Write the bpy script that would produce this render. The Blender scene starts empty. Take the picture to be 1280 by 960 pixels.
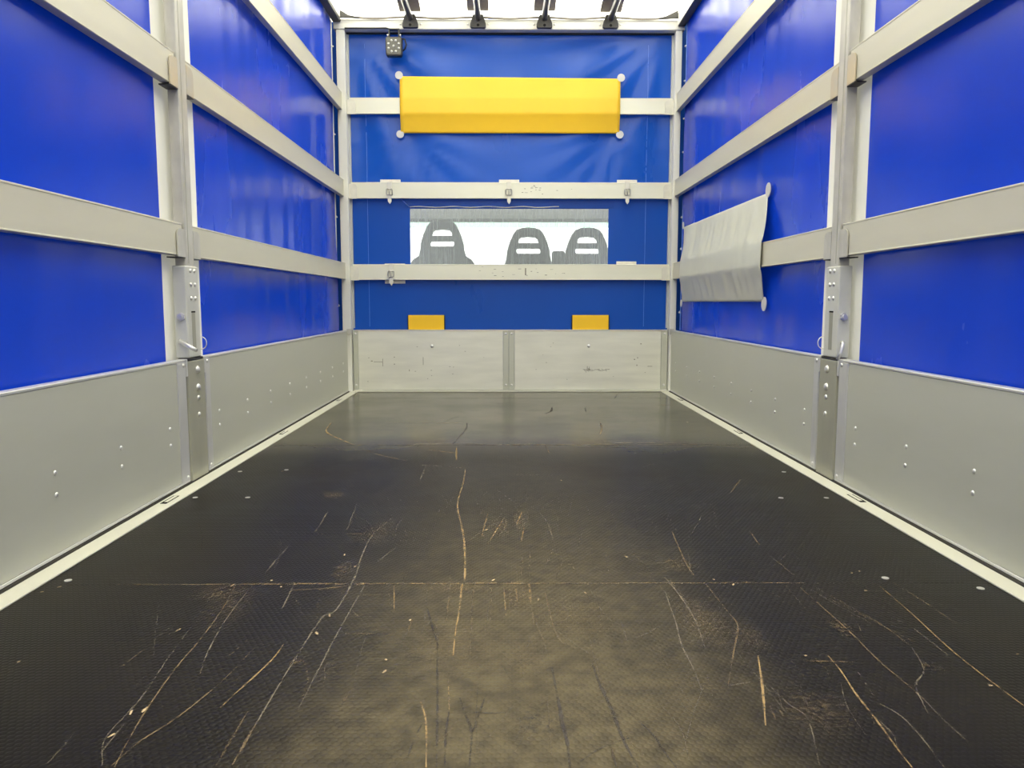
import bpy, bmesh, math, random
from mathutils import Vector, Matrix, noise
R = math.radians
sc = bpy.context.scene
COL = sc.collection
random.seed(4)

# ------------------------------------------------------------------ camera
cam_d = bpy.data.cameras.new('camera'); cam = bpy.data.objects.new('camera', cam_d); COL.objects.link(cam)
cam_d.sensor_width = 36.0; cam_d.lens = 27.0; cam_d.clip_start = 0.02
cam.location = (0, 0, 0.58)
cam.rotation_euler = (R(90 - 6.124), 0, R(-0.475))
sc.camera = cam

# ------------------------------------------------------------------ sky, exposure
SKY = 2.6
w = bpy.data.worlds.new('daylight'); sc.world = w; w.use_nodes = True
nt = w.node_tree; nt.nodes.clear()
wo = nt.nodes.new('ShaderNodeOutputWorld'); bg = nt.nodes.new('ShaderNodeBackground')
tc = nt.nodes.new('ShaderNodeTexCoord'); sp = nt.nodes.new('ShaderNodeSeparateXYZ'); rp = nt.nodes.new('ShaderNodeValToRGB')
mr = nt.nodes.new('ShaderNodeMapRange'); mr.inputs['From Min'].default_value = -1; mr.inputs['From Max'].default_value = 1
nt.links.new(tc.outputs['Generated'], sp.inputs[0]); nt.links.new(sp.outputs['Z'], mr.inputs['Value'])
nt.links.new(mr.outputs[0], rp.inputs[0]); nt.links.new(rp.outputs[0], bg.inputs[0]); nt.links.new(bg.outputs[0], wo.inputs[0])
e = rp.color_ramp.elements
e[0].position = 0.0; e[0].color = (.10, .095, .085, 1)
e[1].position = 1.0; e[1].color = (1, .98, .93, 1)
for p, c in ((.48, (.12, .115, .10, 1)), (.51, (.52, .52, .50, 1)), (.70, (.75, .745, .72, 1))):
    k = e.new(p); k.color = c
# brighter sky ahead of the truck than behind it
mf = nt.nodes.new('ShaderNodeMapRange'); mf.inputs['From Min'].default_value = -.6; mf.inputs['From Max'].default_value = .9
mf.inputs['To Min'].default_value = SKY * .80; mf.inputs['To Max'].default_value = SKY * 2.6
nt.links.new(sp.outputs['Y'], mf.inputs['Value']); nt.links.new(mf.outputs[0], bg.inputs[1])
sc.view_settings.view_transform = 'Standard'; sc.view_settings.look = 'None'
sc.view_settings.gamma = 1.0; sc.view_settings.use_curve_mapping = False
sc.view_settings.exposure = 0.0
sun_d = bpy.data.lights.new('sun', 'SUN'); sun_d.energy = 15.5; sun_d.angle = R(8); sun_d.color = (1, .95, .86)
sun = bpy.data.objects.new('sun', sun_d); COL.objects.link(sun); sun.location = (0, 2, 8); sun.rotation_euler = (R(4), R(-3), 0)
try:
    sc.cycles.max_bounces = 12; sc.cycles.diffuse_bounces = 6; sc.cycles.transparent_max_bounces = 16
except Exception: pass

# ------------------------------------------------------------------ materials
def mat(name, col, rough=.5, metal=0., spec=.5, noise_amt=0., noise_scale=8., stretch=(1, 1, 1), bump=0., bump_scale=200., col2=None, transl=None, transl_mix=0., rough_var=0.):
    m = bpy.data.materials.new(name); m.use_nodes = True
    n = m.node_tree; L = n.links.new
    b = n.nodes['Principled BSDF']; out = n.nodes['Material Output']
    b.inputs['Base Color'].default_value = (*col, 1); b.inputs['Roughness'].default_value = rough
    b.inputs['Metallic'].default_value = metal; b.inputs['Specular IOR Level'].default_value = spec
    t = n.nodes.new('ShaderNodeTexCoord'); mp = n.nodes.new('ShaderNodeMapping'); mp.inputs['Scale'].default_value = stretch
    L(t.outputs['Object'], mp.inputs[0])
    if noise_amt > 0 or rough_var > 0:
        no = n.nodes.new('ShaderNodeTexNoise'); no.inputs['Scale'].default_value = noise_scale; no.inputs['Detail'].default_value = 6
        L(mp.outputs[0], no.inputs[0])
        if noise_amt > 0:
            cr = n.nodes.new('ShaderNodeValToRGB'); cr.color_ramp.elements[0].position = .3; cr.color_ramp.elements[1].position = .7
            c2 = col2 or tuple(c * (1 - noise_amt) for c in col)
            cr.color_ramp.elements[0].color = (*c2, 1); cr.color_ramp.elements[1].color = (*col, 1)
            L(no.outputs[0], cr.inputs[0]); L(cr.outputs[0], b.inputs['Base Color'])
        if rough_var > 0:
            r = n.nodes.new('ShaderNodeMapRange'); r.inputs['From Min'].default_value = .3; r.inputs['From Max'].default_value = .7
            r.inputs['To Min'].default_value = rough - rough_var; r.inputs['To Max'].default_value = rough + rough_var
            L(no.outputs[0], r.inputs['Value']); L(r.outputs[0], b.inputs['Roughness'])
    if bump > 0:
        nb = n.nodes.new('ShaderNodeTexNoise'); nb.inputs['Scale'].default_value = bump_scale; nb.inputs['Detail'].default_value = 3
        bp = n.nodes.new('ShaderNodeBump'); bp.inputs['Strength'].default_value = bump; bp.inputs['Distance'].default_value = .002
        L(mp.outputs[0], nb.inputs[0]); L(nb.outputs[0], bp.inputs['Height']); L(bp.outputs[0], b.inputs['Normal'])
    if transl:
        tr = n.nodes.new('ShaderNodeBsdfTranslucent'); tr.inputs[0].default_value = (*transl, 1)
        mx = n.nodes.new('ShaderNodeMixShader'); mx.inputs[0].default_value = transl_mix
        L(b.outputs[0], mx.inputs[1]); L(tr.outputs[0], mx.inputs[2]); L(mx.outputs[0], out.inputs[0])
    return m

M = {}
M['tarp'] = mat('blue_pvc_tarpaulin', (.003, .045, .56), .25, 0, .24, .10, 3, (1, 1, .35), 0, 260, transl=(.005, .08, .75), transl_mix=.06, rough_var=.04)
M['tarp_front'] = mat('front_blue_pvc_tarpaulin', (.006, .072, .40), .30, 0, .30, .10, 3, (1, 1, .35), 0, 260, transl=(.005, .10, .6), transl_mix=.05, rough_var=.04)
M['tarp_white'] = mat('white_pvc_tarpaulin', (.84, .83, .72), .5, 0, .4, .12, 5, (1, 1, .3), .05, 260, transl=(.8, .8, .74), transl_mix=.12)
M['roof'] = mat('white_translucent_roof_tarpaulin', (.85, .85, .82), .6, 0, .3, transl=(.93, .935, .81), transl_mix=.72)
M['web'] = mat('brown_grey_roof_webbing', (.30, .26, .22), .7, 0, .3, .2, 30)
M['hem'] = mat('grey_roof_hem', (.13, .115, .10), .7, 0, .3, .2, 30)
M['alu'] = mat('anodised_aluminium', (.61, .585, .46), .42, .08, .5, .06, 6, (.3, .3, 2.5), .05, 500)
M['alu_front'] = mat('cream_aluminium', (.76, .75, .61), .42, .04, .5, .06, 6, (.3, .3, 2.5), .05, 500)
M['board'] = mat('aluminium_board', (.53, .535, .45), .40, .15, .5, .07, 5, (1, .4, 2), .06, 420, rough_var=.05)
M['bulk'] = mat('scuffed_aluminium_board', (.76, .75, .65), .45, .08, .5, .14, 7, (.5, 1, 3), .10, 90)
M['strip'] = mat('bright_aluminium_strip', (.62, .62, .60), .35, .35, .5, .05, 20, (1, 1, .2))
M['galv'] = mat('galvanised_steel', (.58, .56, .49), .42, .15, .5, .25, 22, (1, 1, .5), .1, 120)
M['galv_tan'] = mat('stained_galvanised_steel', (.58, .47, .29), .5, .1, .4, .4, 9, (1, 1, 1.4), .1, 120, col2=(.46, .44, .38))
M['plate'] = mat('worn_steel_plate', (.39, .385, .30), .40, .15, .5, .14, 12, (1, 1, .3), .06, 300)
M['sleeve'] = mat('grey_steel_sleeve', (.64, .64, .57), .45, .15, .5, .1, 14)
M['zinc'] = mat('zinc_bolt', (.72, .71, .67), .32, .55)
M['cream'] = mat('cream_painted_steel', (.62, .61, .51), .42, 0, .5, .10, 9, (1, .3, 1), .05, 200)
M['white_paint'] = mat('white_painted_post', (.74, .73, .66), .42, 0, .5, .08, 6, (1, 1, .3))
M['post_side'] = mat('grey_painted_post', (.45, .46, .46), .45, .1, .5, .08, 6)
M['dark'] = mat('black_backing', (.018, .018, .018), .6, 0, .3, .3, 30)
M['seal'] = mat('dirty_rubber_seal_and_beam_shadow', (.05, .047, .04), .7, 0, .3, .4, 14, (1, .3, 1))
M['smudge'] = mat('grey_brown_smudge', (.30, .28, .21), .6, 0, .3, .4, 40)
M['hole'] = mat('dark_hollow', (.01, .01, .01), .9, 0, .1)
M['dark_steel'] = mat('dark_bracket_and_beam_shade', (.045, .043, .042), .5, .1, .5, .2, 40)
M['tube'] = mat('satin_grey_tube', (.22, .21, .22), .28, .6, .5, .1, 20)
M['yellow'] = mat('yellow_pvc_sheet', (.93, .58, .025), .42, 0, .45, .05, 4, (1, 1, .4), .05, 200, transl=(.95, .6, .05), transl_mix=.08)
M['yellow_flap'] = mat('yellow_pvc_flap', (.90, .55, .02), .5, 0, .4, .06, 8, bump=.05)
M['grey_pvc'] = mat('light_grey_pvc_sheet', (.68, .68, .57), .38, 0, .5, .10, 7, (1, .5, 1), .05, 200, transl=(.6, .6, .55), transl_mix=.08)
M['tab'] = mat('white_pvc_tab', (.58, .57, .54), .45, 0, .4, .05, 20)
M['strap'] = mat('cream_pvc_strap', (.72, .70, .60), .5, 0, .4, .12, 30)
M['buckle'] = mat('steel_buckle', (.45, .44, .40), .3, .8)
M['lamp_body'] = mat('black_lamp_housing', (.02, .02, .022), .4, .2, .5, .1, 40)
M['lamp_face'] = mat('grey_lamp_reflector', (.085, .083, .070), .4, .2, .5, .1, 60)
M['led'] = mat('clear_lamp_lens', (.55, .55, .50), .2, .1, .6)
M['seat'] = mat('dark_grey_seat_fabric', (.035, .04, .04), .8, 0, .3, .2, 40)
M['lining'] = mat('grey_cab_lining', (.55, .54, .53), .8, 0, .2, .05, 5)
M['lining_dark'] = mat('dark_cab_trim', (.06, .065, .06), .7, 0, .2, .05, 5)
M['weld'] = mat('pale_blue_weld_seam', (.10, .22, .70), .35, 0, .5, .2, 30)

def glassy(name, tint, trans_mix, haze, gloss=.06, streak=False):
    m = bpy.data.materials.new(name); m.use_nodes = True; n = m.node_tree; n.nodes.clear(); L = n.links.new
    o = n.nodes.new('ShaderNodeOutputMaterial'); t = n.nodes.new('ShaderNodeBsdfTransparent'); t.inputs[0].default_value = (*tint, 1)
    d = n.nodes.new('ShaderNodeBsdfTranslucent'); d.inputs[0].default_value = (*haze, 1)
    g = n.nodes.new('ShaderNodeBsdfGlossy'); g.inputs['Roughness'].default_value = .15; g.inputs[0].default_value = (.9, .9, .9, 1)
    m1 = n.nodes.new('ShaderNodeMixShader'); m1.inputs[0].default_value = 1 - trans_mix
    m2 = n.nodes.new('ShaderNodeMixShader'); m2.inputs[0].default_value = gloss
    if streak:
        c = n.nodes.new('ShaderNodeTexCoord'); mp = n.nodes.new('ShaderNodeMapping'); mp.inputs['Scale'].default_value = (1, 1, .03)
        no = n.nodes.new('ShaderNodeTexNoise'); no.inputs['Scale'].default_value = 140; no.inputs['Detail'].default_value = 4
        r = n.nodes.new('ShaderNodeMapRange'); r.inputs['From Min'].default_value = .3; r.inputs['From Max'].default_value = .7
        r.inputs['To Min'].default_value = 1 - trans_mix - .045; r.inputs['To Max'].default_value = 1 - trans_mix + .045
        L(c.outputs['Object'], mp.inputs[0]); L(mp.outputs[0], no.inputs[0]); L(no.outputs[0], r.inputs['Value']); L(r.outputs[0], m1.inputs[0])
    L(t.outputs[0], m1.inputs[1]); L(d.outputs[0], m1.inputs[2]); L(m1.outputs[0], m2.inputs[1]); L(g.outputs[0], m2.inputs[2]); L(m2.outputs[0], o.inputs[0])
    return m
M['vinyl'] = glassy('clear_vinyl_window', (.96, .98, .97), .74, (.86, .91, .90), .05, True)
M['windscreen'] = glassy('windscreen_glass', (.95, .98, .96), .97, (.5, .6, .55), .03)
M['band'] = glassy('green_tinted_windscreen_band', (.64, .75, .69), .9, (.45, .58, .50), .04)

def floor_material():
    m = bpy.data.materials.new('dark_mesh_faced_plywood'); m.use_nodes = True; n = m.node_tree; L = n.links.new
    b = n.nodes['Principled BSDF']; t = n.nodes.new('ShaderNodeTexCoord')
    co = t.outputs['Object']
    def dot(v):
        d = n.nodes.new('ShaderNodeVectorMath'); d.operation = 'DOT_PRODUCT'; L(co, d.inputs[0]); d.inputs[1].default_value = v
        c = n.nodes.new('ShaderNodeMath'); c.operation = 'COSINE'; L(d.outputs['Value'], c.inputs[0]); return c.outputs[0]
    def add(a, c):
        s = n.nodes.new('ShaderNodeMath'); s.operation = 'ADD'; L(a, s.inputs[0]); L(c, s.inputs[1]); return s.outputs[0]
    K = 2 * math.pi / .0095
    h = add(add(dot((0, K, 0)), dot((K * .866, K * .5, 0))), dot((K * .866, -K * .5, 0)))
    hr = n.nodes.new('ShaderNodeMapRange'); hr.inputs['From Min'].default_value = -1.5; hr.inputs['From Max'].default_value = .6; L(h, hr.inputs['Value'])
    n1 = n.nodes.new('ShaderNodeTexNoise'); n1.inputs['Scale'].default_value = 2.2; n1.inputs['Detail'].default_value = 7; n1.inputs['Roughness'].default_value = .62; L(co, n1.inputs[0])
    n2 = n.nodes.new('ShaderNodeTexNoise'); n2.inputs['Scale'].default_value = 28; n2.inputs['Detail'].default_value = 5; L(co, n2.inputs[0])
    # worn, dusty track down the middle where loads are dragged in, roof reflection also painted in; darker film along the sides
    sx = n.nodes.new('ShaderNodeSeparateXYZ'); L(co, sx.inputs[0])
    def mth(op, a, c=None, clamp=False):
        k = n.nodes.new('ShaderNodeMath'); k.operation = op; k.use_clamp = clamp
        for i, v in enumerate((a, c)):
            if v is None: continue
            if isinstance(v, (int, float)): k.inputs[i].default_value = v
            else: L(v, k.inputs[i])
        return k.outputs[0]
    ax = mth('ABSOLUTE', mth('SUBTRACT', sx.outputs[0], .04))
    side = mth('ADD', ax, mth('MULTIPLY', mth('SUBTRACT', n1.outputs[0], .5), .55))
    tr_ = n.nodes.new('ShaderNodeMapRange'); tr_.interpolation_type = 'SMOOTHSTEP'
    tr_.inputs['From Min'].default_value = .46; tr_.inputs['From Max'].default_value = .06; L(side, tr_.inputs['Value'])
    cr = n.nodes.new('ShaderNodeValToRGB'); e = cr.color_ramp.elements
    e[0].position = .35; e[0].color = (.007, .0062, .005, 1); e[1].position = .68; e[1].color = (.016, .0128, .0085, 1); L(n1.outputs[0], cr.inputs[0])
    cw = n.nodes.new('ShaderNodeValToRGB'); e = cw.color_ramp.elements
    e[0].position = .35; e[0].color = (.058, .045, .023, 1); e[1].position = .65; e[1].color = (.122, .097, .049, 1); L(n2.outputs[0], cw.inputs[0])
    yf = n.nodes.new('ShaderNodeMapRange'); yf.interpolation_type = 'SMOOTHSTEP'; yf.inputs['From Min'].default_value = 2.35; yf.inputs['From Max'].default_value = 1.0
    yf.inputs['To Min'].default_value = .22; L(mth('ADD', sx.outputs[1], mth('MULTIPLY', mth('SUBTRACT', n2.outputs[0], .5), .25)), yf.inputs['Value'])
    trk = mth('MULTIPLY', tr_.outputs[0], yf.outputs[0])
    # the front sheet of plywood is rubbed smooth and grey, bulkhead reflection partly painted in
    fs = n.nodes.new('ShaderNodeMapRange'); fs.interpolation_type = 'SMOOTHSTEP'; fs.inputs['From Min'].default_value = 2.75; fs.inputs['From Max'].default_value = 3.35; L(mth('ADD', sx.outputs[1], mth('MULTIPLY', mth('SUBTRACT', n1.outputs[0], .5), .3)), fs.inputs['Value'])
    mpx = n.nodes.new('ShaderNodeMapping'); mpx.inputs['Scale'].default_value = (1, 5, 1); L(co, mpx.inputs[0])
    n3 = n.nodes.new('ShaderNodeTexNoise'); n3.inputs['Scale'].default_value = 3; n3.inputs['Detail'].default_value = 6; L(mpx.outputs[0], n3.inputs[0])
    cg = n.nodes.new('ShaderNodeValToRGB'); e = cg.color_ramp.elements
    e[0].position = .35; e[0].color = (.030, .026, .017, 1); e[1].position = .65; e[1].color = (.078, .070, .044, 1); L(n3.outputs[0], cg.inputs[0])
    mg = n.nodes.new('ShaderNodeMixRGB'); L(fs.outputs[0], mg.inputs[0]); L(cr.outputs[0], mg.inputs[1]); L(cg.outputs[0], mg.inputs[2])
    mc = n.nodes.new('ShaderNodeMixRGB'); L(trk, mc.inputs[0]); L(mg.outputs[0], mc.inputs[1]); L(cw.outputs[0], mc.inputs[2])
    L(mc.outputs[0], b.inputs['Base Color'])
    r = n.nodes.new('ShaderNodeMapRange'); r.inputs['From Min'].default_value = .3; r.inputs['From Max'].default_value = .7; r.inputs['To Min'].default_value = .27; r.inputs['To Max'].default_value = .38
    L(n1.outputs[0], r.inputs['Value']); L(mth('ADD', r.outputs[0], mth('SUBTRACT', mth('MULTIPLY', trk, .06), mth('MULTIPLY', fs.outputs[0], .12))), b.inputs['Roughness'])
    L(mth('ADD', mth('MULTIPLY', fs.outputs[0], .30), .12), b.inputs['Specular IOR Level'])
    b1 = n.nodes.new('ShaderNodeBump'); b1.inputs['Distance'].default_value = .0009; L(mth('MULTIPLY', mth('SUBTRACT', 1., fs.outputs[0]), .48), b1.inputs['Strength']); L(hr.outputs[0], b1.inputs['Height'])
    b2 = n.nodes.new('ShaderNodeBump'); b2.inputs['Strength'].default_value = .05; b2.inputs['Distance'].default_value = .002; L(n2.outputs[0], b2.inputs['Height']); L(b1.outputs[0], b2.inputs['Normal'])
    L(b2.outputs[0], b.inputs['Normal'])
    return m
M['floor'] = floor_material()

def wear_material(name, patch):
    m = bpy.data.materials.new(name); m.use_nodes = True; n = m.node_tree; L = n.links.new
    b = n.nodes['Principled BSDF']; o = n.nodes['Material Output']
    uv = n.nodes.new('ShaderNodeUVMap'); at = n.nodes.new('ShaderNodeVertexColor'); at.layer_name = 'tint'
    L(at.outputs['Color'], b.inputs['Base Color']); b.inputs['Roughness'].default_value = .6
    s = n.nodes.new('ShaderNodeSeparateXYZ'); L(uv.outputs[0], s.inputs[0])
    def mth(op, a, c=None):
        k = n.nodes.new('ShaderNodeMath'); k.operation = op
        for i, v in enumerate((a, c)):
            if v is None: continue
            if isinstance(v, (int, float)): k.inputs[i].default_value = v
            else: L(v, k.inputs[i])
        return k.outputs[0]
    tc = n.nodes.new('ShaderNodeTexCoord'); no = n.nodes.new('ShaderNodeTexNoise'); no.inputs['Scale'].default_value = 90 if patch else 30; no.inputs['Detail'].default_value = 6; no.inputs['Roughness'].default_value = .7
    L(tc.outputs['Object'], no.inputs[0])
    u = mth('ABSOLUTE', mth('SUBTRACT', mth('MULTIPLY', s.outputs[0], 2.), 1.))
    if patch:
        v = mth('SUBTRACT', mth('MULTIPLY', s.outputs[1], 2.), 1.)
        rad = mth('SQRT', mth('ADD', mth('MULTIPLY', u, u), mth('MULTIPLY', v, v)))
        edge = mth('MAXIMUM', mth('SUBTRACT', 1., rad), 0.)
        lo, hi = .47, .66
    else:
        edge = mth('MINIMUM', mth('MULTIPLY', mth('SUBTRACT', 1., u), 1.6), 1.)
        lo, hi = .36, .56
    r = n.nodes.new('ShaderNodeMapRange'); r.inputs['From Min'].default_value = lo; r.inputs['From Max'].default_value = hi; L(no.outputs[0], r.inputs['Value'])
    a = mth('MULTIPLY', mth('MULTIPLY', edge, r.outputs[0]), at.outputs['Alpha'])
    tr = n.nodes.new('ShaderNodeBsdfTransparent'); mx = n.nodes.new('ShaderNodeMixShader')
    L(a, mx.inputs[0]); L(tr.outputs[0], mx.inputs[1]); L(b.outputs[0], mx.inputs[2]); L(mx.outputs[0], o.inputs[0])
    return m
M['scratch'] = wear_material('scratched_plywood_face', False)
M['worn'] = wear_material('worn_plywood_face', True)

# ------------------------------------------------------------------ mesh helpers
class MB:
    def __init__(s): s.bm = bmesh.new()
    def box(s, x0, x1, y0, y1, z0, z1, bev=0, mi=0, seg=1):
        b = bmesh.new()
        bmesh.ops.create_cube(b, size=1)
        for v in b.verts:
            v.co = ((x0 + x1) / 2 + v.co.x * (x1 - x0), (y0 + y1) / 2 + v.co.y * (y1 - y0), (z0 + z1) / 2 + v.co.z * (z1 - z0))
        if bev: bmesh.ops.bevel(b, geom=b.edges[:], offset=bev, segments=seg, profile=.5, affect='EDGES')
        for f in b.faces: f.material_index = mi
        return s.merge(b)
    def merge(s, b):
        me = bpy.data.meshes.new('tmp'); b.to_mesh(me); b.free(); s.bm.from_mesh(me); bpy.data.meshes.remove(me); return s
    def cyl(s, p, axis, r, length, seg=16, r2=None, mi=0):
        b = bmesh.new(); bmesh.ops.create_cone(b, cap_ends=True, segments=seg, radius1=r, radius2=r if r2 is None else r2, depth=length)
        q = Vector((0, 0, 1)).rotation_difference(Vector(axis).normalized()).to_matrix().to_4x4()
        bmesh.ops.transform(b, matrix=Matrix.Translation(Vector(p) + Vector(axis).normalized() * length / 2) @ q, verts=b.verts)
        for f in b.faces: f.material_index = mi
        return s.merge(b)
    def dome(s, p, axis, r, flat=.6, seg=12, mi=0):
        b = bmesh.new(); bmesh.ops.create_uvsphere(b, u_segments=seg, v_segments=8, radius=r)
        for v in b.verts: v.co.z *= flat
        q = Vector((0, 0, 1)).rotation_difference(Vector(axis).normalized()).to_matrix().to_4x4()
        bmesh.ops.transform(b, matrix=Matrix.Translation(Vector(p)) @ q, verts=b.verts)
        for f in b.faces: f.smooth = True; f.material_index = mi
        return s.merge(b)
    def tube(s, pts, r, seg=10, closed=False):
        pts = [Vector(p) for p in pts]; n = len(pts); rings = []
        up = None
        for i, p in enumerate(pts):
            if closed: d = (pts[(i + 1) % n] - pts[i - 1])
            else: d = pts[min(i + 1, n - 1)] - pts[max(i - 1, 0)]
            d.normalize()
            if up is None: up = Vector((0, 0, 1)) if abs(d.z) < .9 else Vector((1, 0, 0))
            a = d.cross(up).normalized(); c = a.cross(d).normalized(); up = c
            rings.append([s.bm.verts.new(p + (a * math.cos(t) + c * math.sin(t)) * r) for t in [2 * math.pi * k / seg for k in range(seg)]])
        m = n if closed else n - 1
        for i in range(m):
            A, B = rings[i], rings[(i + 1) % n]
            for k in range(seg):
                f = s.bm.faces.new((A[k], A[(k + 1) % seg], B[(k + 1) % seg], B[k])); f.smooth = True
        if not closed: s.bm.faces.new(rings[0]); s.bm.faces.new(list(reversed(rings[-1])))
        return s
    def prism(s, outline, axis, d0, d1, bev=0):
        # outline: list of 2-D points in the plane normal to axis ('x': (y,z); 'y': (x,z); 'z': (x,y))
        def P(a, c, d): return {'x': (d, a, c), 'y': (a, d, c), 'z': (a, c, d)}[axis]
        b = bmesh.new()
        lo = [b.verts.new(P(a, c, d0)) for a, c in outline]; hi = [b.verts.new(P(a, c, d1)) for a, c in outline]
        n = len(outline)
        b.faces.new(lo); b.faces.new(list(reversed(hi)))
        for i in range(n): b.faces.new((lo[i], hi[i], hi[(i + 1) % n], lo[(i + 1) % n]))
        bmesh.ops.recalc_face_normals(b, faces=b.faces)
        if bev: bmesh.ops.bevel(b, geom=b.edges[:], offset=bev, segments=2, profile=.5, affect='EDGES')
        return s.merge(b)
    def grid(s, fn, nu, nv, thick=None, midx=None):
        V = [[s.bm.verts.new(fn(i / nu, j / nv)) for j in range(nv + 1)] for i in range(nu + 1)]
        for i in range(nu):
            for j in range(nv):
                f = s.bm.faces.new((V[i][j], V[i + 1][j], V[i + 1][j + 1], V[i][j + 1])); f.smooth = True
                if midx: f.material_index = midx((i + .5) / nu, (j + .5) / nv)
        return s
    def build(s, name, material, parent=None, loc=None):
        me = bpy.data.meshes.new(name)
        bmesh.ops.recalc_face_normals(s.bm, faces=s.bm.faces)
        mats = material if isinstance(material, (list, tuple)) else [material]
        if parent is None and loc is None:
            xs = [v.co for v in s.bm.verts]
            loc = Vector(((min(v.x for v in xs) + max(v.x for v in xs)) / 2, (min(v.y for v in xs) + max(v.y for v in xs)) / 2, min(v.z for v in xs)))
        off = Vector(loc) if parent is None else world_of(parent)
        bmesh.ops.translate(s.bm, verts=s.bm.verts, vec=-off)
        s.bm.to_mesh(me); s.bm.free()
        for m in mats: me.materials.append(M[m])
        o = bpy.data.objects.new(name, me); COL.objects.link(o)
        if parent is None: o.location = off
        else: o.parent = parent
        return o

def world_of(o):
    v = Vector((0, 0, 0))
    while o is not None: v += o.location; o = o.parent
    return v
def empty(name, loc, label, cat, group=None):
    o = bpy.data.objects.new(name, None); COL.objects.link(o); o.location = loc; o.empty_display_size = .05
    return tag(o, label, cat, group)
def tag(o, label, cat, group=None):
    o['label'] = label; o['category'] = cat
    if group: o['group'] = group
    return o
def struct(o): o['kind'] = 'structure'; return o
def mb(): return MB()
def round_rect(a0, a1, c0, c1, r, corners='1111', seg=5):
    # corners: lower-left, lower-right, upper-right, upper-left
    pts = []
    for (a, c, s0, on) in ((a0 + r, c0 + r, 180, corners[0]), (a1 - r, c0 + r, 270, corners[1]), (a1 - r, c1 - r, 0, corners[2]), (a0 + r, c1 - r, 90, corners[3])):
        if on == '1':
            for k in range(seg + 1):
                t = R(s0 + 90 * k / seg); pts.append((a + r * math.cos(t), c + r * math.sin(t)))
        else:
            t = R(s0 + 45); pts.append((a + r * math.sqrt(2) * math.cos(t), c + r * math.sqrt(2) * math.sin(t)))
    return pts

# ------------------------------------------------------------------ main measures (metres)
XL, XR = -1.005, 1.055            # inner faces of the side boards
YB = 4.93                         # front face of the bulkhead
Y0 = -0.06                        # open rear end
RAILS = {'C': (.722, .823), 'B': (1.234, 1.336), 'A': (1.757, 1.862)}
BRAILS = ((.717, .815), (1.225, 1.325), (1.740, 1.838))

# ------------------------------------------------------------------ setting: floor, walls, roof
floor = struct(mb().box(-1.075, 1.125, Y0, 4.985, -.03, 0).build('floor', 'floor', loc=(0, 0, 0)))

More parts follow.
